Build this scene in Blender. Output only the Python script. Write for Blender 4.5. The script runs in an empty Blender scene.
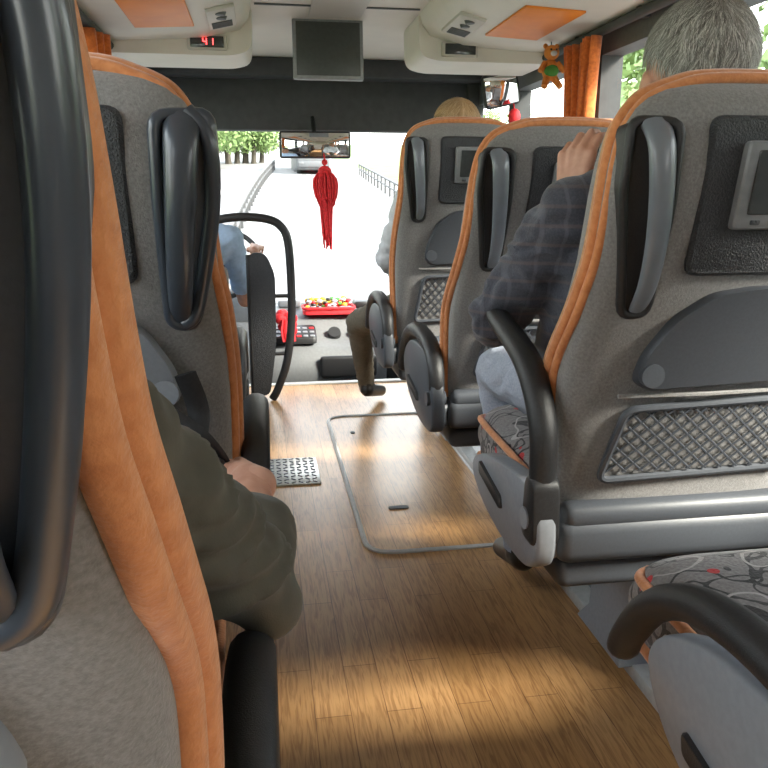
import bpy, bmesh, math, random
from mathutils import Vector, Matrix, noise
random.seed(7)
D=bpy.data
SC=bpy.context.scene
# ------------------------------------------------------------ materials
def M(name,c1,c2=None,scale=60,rough=.6,metal=0,bump=0,bscale=None,sheen=0,coat=0,stretch=(1,1,1),detail=4,emit=0,lo=.35,hi=.65,spec=.5):
    m=D.materials.new(name); m.use_nodes=True
    nt=m.node_tree; b=nt.nodes['Principled BSDF']
    b.inputs['Roughness'].default_value=rough
    b.inputs['Metallic'].default_value=metal
    b.inputs['Specular IOR Level'].default_value=spec
    if sheen: b.inputs['Sheen Weight'].default_value=sheen
    if coat: b.inputs['Coat Weight'].default_value=coat; b.inputs['Coat Roughness'].default_value=.15
    if c2 is None: c2=tuple(x*.85 for x in c1)
    tc=nt.nodes.new('ShaderNodeTexCoord'); mp=nt.nodes.new('ShaderNodeMapping')
    mp.inputs['Scale'].default_value=stretch
    nt.links.new(tc.outputs['Object'],mp.inputs['Vector'])
    n=nt.nodes.new('ShaderNodeTexNoise'); n.inputs['Scale'].default_value=scale; n.inputs['Detail'].default_value=detail
    nt.links.new(mp.outputs[0],n.inputs['Vector'])
    r=nt.nodes.new('ShaderNodeValToRGB')
    r.color_ramp.elements[0].position=lo; r.color_ramp.elements[1].position=hi
    r.color_ramp.elements[0].color=(*c2,1); r.color_ramp.elements[1].color=(*c1,1)
    nt.links.new(n.outputs['Fac'],r.inputs[0]); nt.links.new(r.outputs[0],b.inputs['Base Color'])
    if bump:
        n2=nt.nodes.new('ShaderNodeTexNoise'); n2.inputs['Scale'].default_value=bscale or scale; n2.inputs['Detail'].default_value=3
        nt.links.new(mp.outputs[0],n2.inputs['Vector'])
        bp=nt.nodes.new('ShaderNodeBump'); bp.inputs['Strength'].default_value=bump; bp.inputs['Distance'].default_value=.004
        nt.links.new(n2.outputs['Fac'],bp.inputs['Height']); nt.links.new(bp.outputs[0],b.inputs['Normal'])
    if emit:
        b.inputs['Emission Color'].default_value=(*c1,1); b.inputs['Emission Strength'].default_value=emit
    return m
FAB=M('seat_velour',(.245,.238,.234),(.165,.160,.158),scale=240,rough=.95,bump=.3,bscale=420,sheen=.3,detail=6,lo=.3,hi=.7)
ORA=M('orange_piping',(.62,.245,.09),(.52,.185,.06),scale=90,rough=.85,bump=.3,bscale=260,sheen=.35)
TAN=M('tan_piping',(.62,.36,.2),(.5,.26,.13),scale=90,rough=.85)
SLATE=M('slate_plastic',(.062,.069,.082),(.055,.061,.072),scale=200,rough=.45,bump=.06,bscale=600)
BLADE=M('handle_plastic',(.17,.19,.22),(.155,.172,.20),scale=30,rough=.3,coat=.2)
BLADED=M('handle_plastic_dark',(.050,.060,.077),(.044,.053,.068),scale=30,rough=.3,coat=.25)
BLK=M('black_plastic',(.022,.022,.024),(.016,.016,.017),scale=200,rough=.45,bump=.2,bscale=700)
LEATHER=M('grained_panel',(.042,.046,.052),(.024,.026,.03),scale=300,rough=.5,bump=.9,bscale=330)
LGREY=M('grey_plastic',(.25,.265,.29),(.225,.24,.262),scale=100,rough=.42)
SCRN=M('screen_bezel',(.24,.25,.26),rough=.35)
GLASSB=M('dark_screen',(.045,.05,.05),rough=.12,coat=.3)
MONS=M('monitor_screen',(.055,.062,.058),rough=.35)
CREAM=M('cream_trim',(.66,.62,.55),(.62,.585,.52),scale=6,rough=.55)
CREAM2=M('cream_panel',(.52,.49,.44),(.49,.46,.41),scale=6,rough=.5)
ORP=M('orange_panel',(.80,.23,.01),(.74,.20,.01),scale=10,rough=.5)
CHAR=M('charcoal_trim',(.045,.047,.048),(.035,.037,.038),scale=20,rough=.7)
DGREY=M('dark_grey_trim',(.10,.105,.11),rough=.6)
DASH=M('dash_grey',(.17,.175,.18),(.15,.155,.16),rough=.55)
ALU=M('aluminium',(.62,.62,.60),(.5,.5,.48),scale=80,rough=.35,metal=.7)
STRIP=M('floor_edge_strip',(.55,.55,.53),(.48,.48,.46),scale=60,rough=.4)
RED=M('red_cloth',(.75,.02,.03),(.5,.01,.015),scale=60,rough=.7)
CURT=M('orange_curtain',(.70,.18,.03),(.52,.11,.015),scale=80,rough=.9,sheen=.3)
SKIN=M('skin',(.60,.33,.235),(.52,.26,.175),scale=40,rough=.55,bump=.15,bscale=180)
SKIN2=M('skin_tan',(.50,.27,.18),(.42,.2,.13),scale=40,rough=.55,bump=.15,bscale=180)
OLIVE=M('olive_sweater',(.088,.080,.058),(.070,.063,.046),scale=30,rough=.9,bump=.12,bscale=500,sheen=.1)
DENIM=M('pale_denim',(.38,.41,.48),(.30,.33,.40),scale=220,rough=.9,bump=.3)
KHAKI=M('khaki_trousers',(.13,.11,.08),(.10,.085,.06),scale=120,rough=.9)
DPANT=M('dark_trousers',(.03,.03,.035),rough=.9)
BLUESH=M('blue_shirt',(.42,.56,.75),(.36,.49,.66),scale=60,rough=.85)
WHITESH=M('white_shirt',(.60,.62,.66),(.52,.54,.58),scale=60,rough=.85)
COACHW=M('coach_paint',(.11,.115,.12),rough=.4)
SHOE=M('shoe_leather',(.02,.018,.016),rough=.35)
GHAIR=M('grey_hair',(.36,.345,.32),(.24,.23,.21),scale=14,rough=.6,detail=2)
GHAIR2=M('silver_hair',(.72,.70,.66),rough=.6); GHAIR3=M('charcoal_hair',(.13,.12,.11),rough=.6)
BHAIR=M('blonde_hair',(.62,.43,.24),(.5,.32,.16),scale=20,rough=.5); BHAIR2=M('light_blonde_hair',(.80,.62,.40),rough=.5); BHAIR3=M('honey_hair',(.40,.24,.11),rough=.5)
DHAIR=M('dark_hair',(.05,.04,.03),rough=.6)
EYE=M('eye_white',(.85,.83,.8),rough=.2); PUP=M('pupil',(.02,.015,.01),rough=.1)
LIP=M('lip',(.5,.17,.14),rough=.5)
MIR=M('mirror_glass',(.9,.9,.9),(.88,.88,.88),rough=.02,metal=1)
LED=M('red_led',(1,.05,.05),rough=.4,emit=6)
GOLD=M('toy_orange',(.7,.25,.05),rough=.9); GREENP=M('toy_green',(.08,.3,.06),rough=.9)
YEL=M('sweet_yellow',(.8,.55,.05),rough=.5)
def plaid():
    m=M('navy_plaid_wool',(.068,.072,.095),(.046,.049,.067),scale=250,rough=.95,bump=.3,bscale=400,sheen=.2)
    nt=m.node_tree; b=nt.nodes['Principled BSDF']; base=b.inputs['Base Color'].links[0].from_socket
    tc=nt.nodes.new('ShaderNodeTexCoord')
    prev=base
    for d in ('X','Z'):
        w=nt.nodes.new('ShaderNodeTexWave'); w.bands_direction=d; w.inputs['Scale'].default_value=9; w.inputs['Distortion'].default_value=.6; w.inputs['Detail Scale'].default_value=.6
        nt.links.new(tc.outputs['Object'],w.inputs['Vector'])
        cr=nt.nodes.new('ShaderNodeValToRGB'); cr.color_ramp.elements[0].position=.88; cr.color_ramp.elements[1].position=.97
        cr.color_ramp.elements[0].color=(0,0,0,1); cr.color_ramp.elements[1].color=(.5,.5,.5,1)
        nt.links.new(w.outputs['Color'],cr.inputs[0])
        mx=nt.nodes.new('ShaderNodeMixRGB'); mx.inputs[2].default_value=(.12,.125,.16,1) if d=='X' else (.13,.10,.10,1)
        nt.links.new(cr.outputs[0],mx.inputs[0]); nt.links.new(prev,mx.inputs[1]); prev=mx.outputs[0]
    nt.links.new(prev,b.inputs['Base Color']); return m
PLAID=plaid()
def floral():
    m=M('floral_velour',(.22,.205,.20),(.15,.14,.137),scale=200,rough=.95,bump=.4,sheen=.2)
    nt=m.node_tree; b=nt.nodes['Principled BSDF']; base=b.inputs['Base Color'].links[0].from_socket
    tc=nt.nodes.new('ShaderNodeTexCoord')
    def mask(scale,lo,hi,seed):
        mp=nt.nodes.new('ShaderNodeMapping'); mp.inputs['Location'].default_value=(seed,seed,seed)
        nt.links.new(tc.outputs['Object'],mp.inputs[0])
        n=nt.nodes.new('ShaderNodeTexNoise'); n.inputs['Scale'].default_value=scale; n.inputs['Detail'].default_value=1
        nt.links.new(mp.outputs[0],n.inputs['Vector'])
        s=nt.nodes.new('ShaderNodeMath'); s.operation='SUBTRACT'; s.inputs[1].default_value=lo; nt.links.new(n.outputs['Fac'],s.inputs[0])
        a=nt.nodes.new('ShaderNodeMath'); a.operation='ABSOLUTE'; nt.links.new(s.outputs[0],a.inputs[0])
        l=nt.nodes.new('ShaderNodeMath'); l.operation='LESS_THAN'; l.inputs[1].default_value=hi; nt.links.new(a.outputs[0],l.inputs[0])
        return l.outputs[0]
    prev=base
    for msk,c in ((mask(14,.5,.022,0),(.02,.018,.018,1)),(mask(18,.56,.018,5),(.03,.028,.028,1)),(mask(11,.46,.012,21),(.38,.35,.34,1)),(mask(16,.72,.03,13),(.45,.02,.02,1))):
        mx=nt.nodes.new('ShaderNodeMixRGB'); mx.inputs[2].default_value=c
        nt.links.new(msk,mx.inputs[0]); nt.links.new(prev,mx.inputs[1]); prev=mx.outputs[0]
    nt.links.new(prev,b.inputs['Base Color']); return m
FLORAL=floral()
def wood():
    m=D.materials.new('oak_vinyl_planks'); m.use_nodes=True; nt=m.node_tree; b=nt.nodes['Principled BSDF']
    tc=nt.nodes.new('ShaderNodeTexCoord')
    mp=nt.nodes.new('ShaderNodeMapping'); mp.inputs['Rotation'].default_value=(0,0,math.pi/2)
    nt.links.new(tc.outputs['Object'],mp.inputs[0])
    br=nt.nodes.new('ShaderNodeTexBrick'); br.offset=.37; br.inputs['Scale'].default_value=1
    br.inputs['Brick Width'].default_value=.46; br.inputs['Row Height'].default_value=.075
    br.inputs['Mortar Size'].default_value=.0012; br.inputs['Mortar Smooth'].default_value=.3; br.inputs['Bias'].default_value=0
    br.inputs['Color1'].default_value=(.58,.335,.15,1); br.inputs['Color2'].default_value=(.46,.255,.105,1); br.inputs['Mortar'].default_value=(.25,.125,.05,1)
    nt.links.new(mp.outputs[0],br.inputs['Vector'])
    mp2=nt.nodes.new('ShaderNodeMapping'); mp2.inputs['Scale'].default_value=(46,3.4,1)
    nt.links.new(tc.outputs['Object'],mp2.inputs[0])
    n=nt.nodes.new('ShaderNodeTexNoise'); n.inputs['Scale'].default_value=2.6; n.inputs['Detail'].default_value=6; n.inputs['Distortion'].default_value=1.4
    nt.links.new(mp2.outputs[0],n.inputs['Vector'])
    cr=nt.nodes.new('ShaderNodeValToRGB'); cr.color_ramp.elements[0].position=.36; cr.color_ramp.elements[1].position=.56
    cr.color_ramp.elements[0].color=(.68,.61,.54,1); cr.color_ramp.elements[1].color=(1.04,1.03,1.0,1)
    nt.links.new(n.outputs['Fac'],cr.inputs[0])
    mx=nt.nodes.new('ShaderNodeMixRGB'); mx.blend_type='MULTIPLY'; mx.inputs[0].default_value=1
    nt.links.new(br.outputs['Color'],mx.inputs[1]); nt.links.new(cr.outputs[0],mx.inputs[2]); nt.links.new(mx.outputs[0],b.inputs['Base Color'])
    b.inputs['Roughness'].default_value=.33
    bp=nt.nodes.new('ShaderNodeBump'); bp.inputs['Strength'].default_value=.12; bp.inputs['Distance'].default_value=.002
    nt.links.new(n.outputs['Fac'],bp.inputs['Height']); nt.links.new(bp.outputs[0],b.inputs['Normal'])
    return m
WOOD=wood()
def clear():
    m=D.materials.new('clear_glass'); m.use_nodes=True; nt=m.node_tree; nt.nodes.clear()
    o=nt.nodes.new('ShaderNodeOutputMaterial'); t=nt.nodes.new('ShaderNodeBsdfTransparent'); t.inputs[0].default_value=(.93,.96,.94,1)
    g=nt.nodes.new('ShaderNodeBsdfGlossy'); g.inputs['Roughness'].default_value=.02
    mx=nt.nodes.new('ShaderNodeMixShader'); mx.inputs[0].default_value=.03
    nt.links.new(t.outputs[0],mx.inputs[1]); nt.links.new(g.outputs[0],mx.inputs[2]); nt.links.new(mx.outputs[0],o.inputs[0]); return m
CLEAR=clear()
LEAF=M('tree_leaves',(.22,.31,.11),(.12,.20,.06),scale=3,rough=.7)
BARK=M('bark',(.07,.06,.045),rough=.9)
GRASS=M('roadside_grass',(.14,.19,.065),(.09,.13,.045),scale=.6,rough=.95)
ASPH=M('road_asphalt',(.18,.175,.17),(.155,.152,.147),scale=4,rough=.9)  # plain mottled grey of the road surface itself
LINE=M('road_paint',(.5,.5,.48),rough=.8)
RAILM=M('galvanised_rail',(.07,.07,.072),rough=.6)
# ------------------------------------------------------------ mesh builder
def empty(name,loc=(0,0,0)):
    e=D.objects.new(name,None); e.location=loc; e.empty_display_size=.1; SC.collection.objects.link(e); return e
def rpoly(pts,r,n=5):
    out=[];N=len(pts)
    for i in range(N):
        p=Vector(pts[i]); a=Vector(pts[i-1]); c=Vector(pts[(i+1)%N])
        da=(a-p); dc=(c-p); ra=min(r,da.length*.45); rc=min(r,dc.length*.45)
        A=p+da.normalized()*ra; C=p+dc.normalized()*rc
        for k in range(n+1):
            t=k/n; q=A*(1-t)**2+p*2*t*(1-t)+C*t*t; out.append((q.x,q.y))
    return out
def catmull(pts,n=6,closed=False):
    P=[Vector(p) for p in pts]; out=[]; N=len(P)
    rng=range(N if closed else N-1)
    for i in rng:
        p0=P[i-1] if (closed or i>0) else P[0]; p1=P[i]; p2=P[(i+1)%N]; p3=P[(i+2)%N] if (closed or i+2<N) else P[-1]
        for k in range(n):
            t=k/n; out.append(.5*((2*p1)+(p2-p0)*t+(2*p0-5*p1+4*p2-p3)*t*t+(3*p1-p0-3*p2+p3)*t**3))
    if not closed: out.append(P[-1])
    return out
class MB:
    def __init__(s): s.v=[];s.f=[];s.m=[]
    def add(s,vs,fs,mi=0):
        o=len(s.v); s.v+= [tuple(v) for v in vs]; s.f+=[tuple(i+o for i in f) for f in fs]; s.m+=[mi]*len(fs)
    def box(s,c,d,bev=.0,mi=0,rot=None,seg=2):
        bm=bmesh.new(); bmesh.ops.create_cube(bm,size=1)
        for v in bm.verts: v.co=Vector((v.co.x*d[0],v.co.y*d[1],v.co.z*d[2]))
        if bev: bmesh.ops.bevel(bm,geom=bm.edges[:],offset=bev,segments=seg,affect='EDGES',profile=.5)
        bm.verts.index_update()
        R=rot or Matrix(); R=R.to_4x4() if len(R)==3 else R
        s.add([R@v.co+Vector(c) for v in bm.verts],[[v.index for v in f.verts] for f in bm.faces],mi); bm.free()
    def ell(s,c,r,mi=0,seg=20,rot=None):
        vs=[];fs=[];n=seg//2
        for j in range(n+1):
            ph=math.pi*j/n
            for i in range(seg):
                th=2*math.pi*i/seg; v=Vector((r[0]*math.sin(ph)*math.cos(th),r[1]*math.sin(ph)*math.sin(th),r[2]*math.cos(ph)))
                if rot: v=rot@v
                vs.append(v+Vector(c))
        for j in range(n):
            for i in range(seg): fs.append((j*seg+i,j*seg+(i+1)%seg,(j+1)*seg+(i+1)%seg,(j+1)*seg+i))
        s.add(vs,fs,mi)
    def tube(s,pts,r,seg=8,closed=False,mi=0,flat=1,ref=None):
        P=[Vector(p) for p in pts];N=len(P);vs=[];fs=[]
        up=Vector(ref) if ref else None
        t0=(P[1]-P[0]).normalized()
        if up is None:
            up=Vector((0,0,1)) if abs(t0.z)<.9 else Vector((1,0,0))
        n=(up-t0*up.dot(t0)).normalized()
        for i in range(N):
            if closed: t=(P[(i+1)%N]-P[i-1])
            else: t=P[min(i+1,N-1)]-P[max(i-1,0)]
            t=t.normalized() if t.length>1e-9 else t0
            if ref: nn=(Vector(ref)-t*Vector(ref).dot(t)); n=nn.normalized() if nn.length>1e-4 else n
            else: nn=(n-t*n.dot(t)); n=nn.normalized()
            b=t.cross(n); rr=r[i] if isinstance(r,(list,tuple)) else r
            for k in range(seg):
                a=2*math.pi*k/seg; vs.append(P[i]+n*math.cos(a)*rr+b*math.sin(a)*rr*flat)
        for i in range(N if closed else N-1):
            for k in range(seg):
                j=(i+1)%N; fs.append((i*seg+k,i*seg+(k+1)%seg,j*seg+(k+1)%seg,j*seg+k))
        if not closed: fs.append(tuple(range(seg))); fs.append(tuple((N-1)*seg+k for k in range(seg)))
        s.add(vs,fs,mi)
    def prism(s,fn,outl,d0,d1,bev=.003,mi=0,capmi=None):
        n=len(outl); cx=sum(p[0] for p in outl)/n; cy=sum(p[1] for p in outl)/n
        ext=max(max(abs(p[0]-cx),abs(p[1]-cy)) for p in outl)+1e-6; k=1-bev/ext
        sg=1 if d1>d0 else -1
        ins=[(cx+(p[0]-cx)*k,cy+(p[1]-cy)*k) for p in outl]
        vs=[fn(p[0],p[1],d0) for p in outl]+[fn(p[0],p[1],d1-sg*bev) for p in outl]+[fn(p[0],p[1],d1) for p in ins]
        fs=[]
        for r in range(2):
            for i in range(n): fs.append((r*n+i,r*n+(i+1)%n,(r+1)*n+(i+1)%n,(r+1)*n+i))
        fs.append(tuple(range(n)))
        s.add(vs,fs,mi); 
        s.add([fn(p[0],p[1],d1) for p in ins],[tuple(range(n))],mi if capmi is None else capmi)
    def slab(s,fn,outl,w,bev=.008,mi=0):
        n=len(outl); cx=sum(p[0] for p in outl)/n; cy=sum(p[1] for p in outl)/n
        ext=max(max(abs(p[0]-cx),abs(p[1]-cy)) for p in outl)+1e-6; rings=[]
        for d,kk in ((-w,1-bev/ext),(-w+bev*.3,1-bev*.3/ext),(-w+bev,1),(w-bev,1),(w-bev*.3,1-bev*.3/ext),(w,1-bev/ext)):
            rings.append([fn(cx+(p[0]-cx)*kk,cy+(p[1]-cy)*kk,d) for p in outl])
        s.loft(rings,mi)
    def loft(s,rings,mi=0,caps=True):
        n=len(rings[0]); vs=[p for r in rings for p in r]; fs=[]
        for j in range(len(rings)-1):
            for i in range(n): fs.append((j*n+i,j*n+(i+1)%n,(j+1)*n+(i+1)%n,(j+1)*n+i))
        if caps: fs.append(tuple(range(n))); fs.append(tuple((len(rings)-1)*n+i for i in range(n)))
        s.add(vs,fs,mi)
    def build(s,name,mats,parent=None,ang=40,loc=(0,0,0)):
        me=D.meshes.new(name); me.from_pydata(s.v,[],s.f)
        for p,mi in zip(me.polygons,s.m): p.material_index=mi
        for m in (mats if isinstance(mats,(list,tuple)) else [mats]): me.materials.append(m)
        bm=bmesh.new(); bm.from_mesh(me); bmesh.ops.remove_doubles(bm,verts=bm.verts,dist=1e-6); bmesh.ops.recalc_face_normals(bm,faces=bm.faces); bm.to_mesh(me); bm.free()
        for p in me.polygons: p.use_smooth=True
        me.set_sharp_from_angle(angle=math.radians(ang))
        o=D.objects.new(name,me); SC.collection.objects.link(o); o.location=loc
        if parent: o.parent=parent
        return o
def single(name,mats,fn,ang=40):
    mb=MB(); fn(mb); return mb.build(name,mats,ang=ang)
# ------------------------------------------------------------ shell of the coach
XL,XR,YB,YF=-.72,1.52,-1.5,5.6
CE=1.91
single('floor',WOOD,lambda b:b.box(((XL+XR)/2,1.4,-.03),(XR-XL,5.8,.06)))
single('floor_front',DGREY,lambda b:b.box(((XL+XR)/2,4.97,-.45),(XR-XL,1.3,.1)))
def stepf(b):
    b.box((.35,4.33,-.22),(1.9,.05,.4),.005); b.box((.35,4.28,.004),(1.9,.05,.012),.003,1)
single('trim_step',[DGREY,STRIP],stepf)
def plat(b):
    b.box((1.165,1.3,.012),(.70,5.6,.03),.003,0); b.box((.81,1.3,.014),(.055,5.6,.034),.004,1)
single('seat_platform',[LGREY,STRIP],plat)
def plat2(b):
    b.box((-.52,1.0,.012),(.4,4.8,.03),.003,0); b.box((-.31,1.0,.014),(.03,4.8,.034),.004,1)
single('seat_platform',[DGREY,STRIP],plat2)
PIL=(-1.45,.3,1.95,3.5,4.7)
def wall(sx,name,x):
    def f(b):
        t=.05*sx
        b.box((x+t,1.9,.2),(.1,7.6,1.3),.0)
        b.box((x+t,1.9,1.85),(.1,7.6,.4),.0)
        for y in PIL: b.box((x+t,y,1.25),(.1,.11,.85),.0,1)
        b.box((x-sx*.01,1.9,.86),(.05,7.5,.03),.008,1)
    return single(name,[DGREY,CHAR],f)
wall(1,'wall_right',XR); wall(-1,'wall_left',XL)
single('wall_back',CREAM2,lambda b:b.box((.4,YB-.05,.95),(2.4,.1,2.1)))
def ceil(b):
    b.box((.4,2.0,CE+.04),(2.4,7.2,.08))
    for y in (0,1.3,2.6,3.9): b.box((.4,y,CE-.003),(.78,.012,.008),.0,1)
    b.box((.4,2,CE-.006),(.26,4.2,.012),.004,2)
single('ceiling',[CREAM,DGREY,CREAM2],ceil)
def front(b):
    b.box((.4,5.52,1.69),(2.3,.12,.44),.02)
    b.box((.4,5.40,1.85),(2.3,.2,.12),.03,0)
    b.box((XL+.02,5.5,1.0),(.12,.16,1.9),.03,0); b.box((XR-.02,5.5,1.0),(.12,.16,1.9),.03,0)
    b.box((.4,5.62,-.12),(2.3,.1,.8),.0,0)
single('wall_front',[CHAR],front)
def ws(b):
    b.add([(XL,5.63,.26),(XR,5.63,.26),(XR,5.5,1.5),(XL,5.5,1.5)],[(0,1,2,3)])
single('window_windshield',CLEAR,ws)
k=0
for x in (XR+.04,XL-.04):
    ys=PIL+(5.5,)
    for i in range(5):
        k+=1
        mb=MB(); mb.add([(x,ys[i]+.05,.84),(x,ys[i+1]-.05,.84),(x,ys[i+1]-.05,1.66),(x,ys[i]+.05,1.66)],[(0,1,2,3)]); mb.build('window_%d'%k,CLEAR)
def hatch(b):
    o=rpoly([(.285,2.10),(.785,2.10),(.785,3.58),(.285,3.58)],.09,6)
    b.tube([(p[0],p[1],.001) for p in o],.0095,6,True,1,flat=1)
    b.prism(lambda u,v,d:(u,v,d),[(p[0],p[1]) for p in o],-.004,.0022,.002,0)
    b.prism(lambda u,v,d:(u,v,d),rpoly([(.40,2.42),(.47,2.42),(.47,2.445),(.40,2.445)],.01),0,.006,.001,2)
    b.prism(lambda u,v,d:(u,v,d),rpoly([(.37,3.3),(.39,3.3),(.39,3.33),(.37,3.33)],.01),0,.006,.001,2)
single('floor_hatch',[WOOD,STRIP,DGREY],hatch)
def tread(b):
    b.box((.09,2.85,.003),(.2,.3,.006),.001)
    for i in range(9):
        for j in range(7):
            a=.7 if (i+j)%2 else -.7
            b.box((.01+j*.0265,2.72+i*.033,.007),(.02,.006,.004),.001,1,Matrix.Rotation(a,3,'Z'),1)
single('tread_plate',[ALU,LGREY],tread)
# ------------------------------------------------------------ luggage racks
def rack(name,sg):
    e=empty(name)
    def X(x): return .4+sg*x
    b=MB()
    prof=[(.40,1.93),(.42,1.86),(.46,1.81),(.60,1.775),(.62,1.768),(.88,1.755),(1.0,1.75),(1.11,1.75),(1.11,1.93)]
    rings=[[(X(p[0]),y,p[1]) for p in prof] for y in (-1.48,4.0)]
    b.loft(rings,0)
    for y in (-.4,.42,1.24,2.06,2.88,3.62):
        b.box((X(.53),y,1.788),(.12,.36,.02),.006,1,Matrix.Rotation(sg*.22,3,'Y'))
        for q in (-.12,-.04): b.tube([(X(.53),y+q,1.785),(X(.53),y+q,1.770)],[.026,.02],12,mi=2)
        for q in range(5): b.box((X(.53),y+.04+q*.022,1.775),(.09,.008,.006),.001,2,Matrix.Rotation(sg*.22,3,'Y'))
    b.build('shell',[CREAM,CREAM2,DGREY],e)
    b=MB()
    for y in (-.65,.17,.99,1.81,2.63,3.42):
        if y>3.5: continue
        b.box((X(.775),y-.02,1.757),(.25,.56,.012),.004,0,Matrix.Rotation(sg*.05,3,'Y'))
    b.build('insets',[ORP],e)
    b=MB(); b.tube([(X(1.06),-1.4,1.725),(X(1.06),4.3,1.725)],.02,10)
    for i in range(9): b.box((X(1.08),-1.2+i*.6,1.735),(.05,.03,.05),.004)
    b.build('curtain_rail',[CHAR],e)
    b=MB()
    prof=rpoly([(.40,1.93),(.41,1.72),(.50,1.695),(1.11,1.695),(1.11,1.93)],.05,5)
    b.loft([[(X(p[0]),y,p[1]) for p in prof] for y in (3.99,4.40)],0)
    b.build('front_cowl',[CREAM],e)
    return e
rack('luggage_rack',1); rack('luggage_rack',-1)
def leddisp(x,lit):
    e=empty('led_display')
    b=MB(); b.box((x,3.985,1.75),(.185,.03,.07),.008,0); b.box((x,3.968,1.75),(.155,.006,.05),.003,1)
    b.build('housing',[CREAM2,GLASSB],e)
    if lit:
        b=MB()
        def dig(cx,segs):
            S={'a':((0,.015),(.014,.004)),'g':((0,0),(.014,.004)),'d':((0,-.015),(.014,.004)),'f':((-.008,.0075),(.004,.013)),'b':((.008,.0075),(.004,.013)),'e':((-.008,-.0075),(.004,.013)),'c':((.008,-.0075),(.004,.013))}
            for s in segs:
                c,d=S[s]; b.box((cx+c[0],3.963,1.75+c[1]),(d[0],.003,d[1]))
        dig(x-.01,'fgbc'); dig(x+.02,'bc'); b.build('digits',[LED],e)
leddisp(-.215,True); leddisp(1.01,False)
# ------------------------------------------------------------ monitor
e=empty('ceiling_monitor')
R=Matrix.Rotation(math.radians(-6),3,'X')
b=MB(); b.box((.375,4.2,1.77),(.36,.035,.30),.01,0,R); b.box((.375,4.18,1.77),(.325,.006,.26),.002,1,R); b.box((.375,4.24,1.87),(.12,.05,.1),.01,2)
b.build('screen',[SCRN,MONS,CHAR],e)
# ------------------------------------------------------------ seats
def hinterp(tbl,h):
    if h<=tbl[0][0]: return tbl[0][1]
    if h>=tbl[-1][0]: return tbl[-1][1]
    for i in range(len(tbl)-1):
        if tbl[i][0]<=h<=tbl[i+1][0]:
            x0,y0=tbl[i];x1,y1=tbl[i+1];t=(h-x0)/(x1-x0)
            m0=(y1-tbl[i-1][1])/(x1-tbl[i-1][0]) if i>0 else (y1-y0)/(x1-x0)
            m1=(tbl[i+2][1]-y0)/(tbl[i+2][0]-x0) if i+2<len(tbl) else (y1-y0)/(x1-x0)
            d=x1-x0
            return (2*t**3-3*t*t+1)*y0+(t**3-2*t*t+t)*m0*d+(-2*t**3+3*t*t)*y1+(t**3-t*t)*m1*d
YBK=[(.44,-.02),(.55,-.04),(.65,-.06),(.75,-.08),(.85,-.115),(.95,-.15),(1.05,-.175),(1.12,-.185),(1.17,-.178),(1.2,-.16),(1.215,-.13)]
YFR=[(.44,.10),(.55,.10),(.65,.10),(.75,.09),(.85,.05),(.95,.0),(1.05,-.02),(1.12,-.035),(1.17,-.055),(1.2,-.08),(1.215,-.115)]
HW=[(.44,.205),(.50,.225),(.60,.232),(.75,.234),(.95,.231),(1.05,.228),(1.12,.220),(1.16,.206),(1.19,.178),(1.205,.14),(1.215,.09)]
YP=[(.44,.045),(.50,.03),(.60,.02),(.68,.025),(.74,.025),(.79,.0),(.85,-.045),(.95,-.095),(1.05,-.115),(1.12,-.12),(1.19,-.125),(1.22,-.125)]
PX=[(.44,.003),(.80,.004),(.88,.001),(.97,-.008),(1.1,-.010),(1.19,-.006),(1.22,0)]
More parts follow.
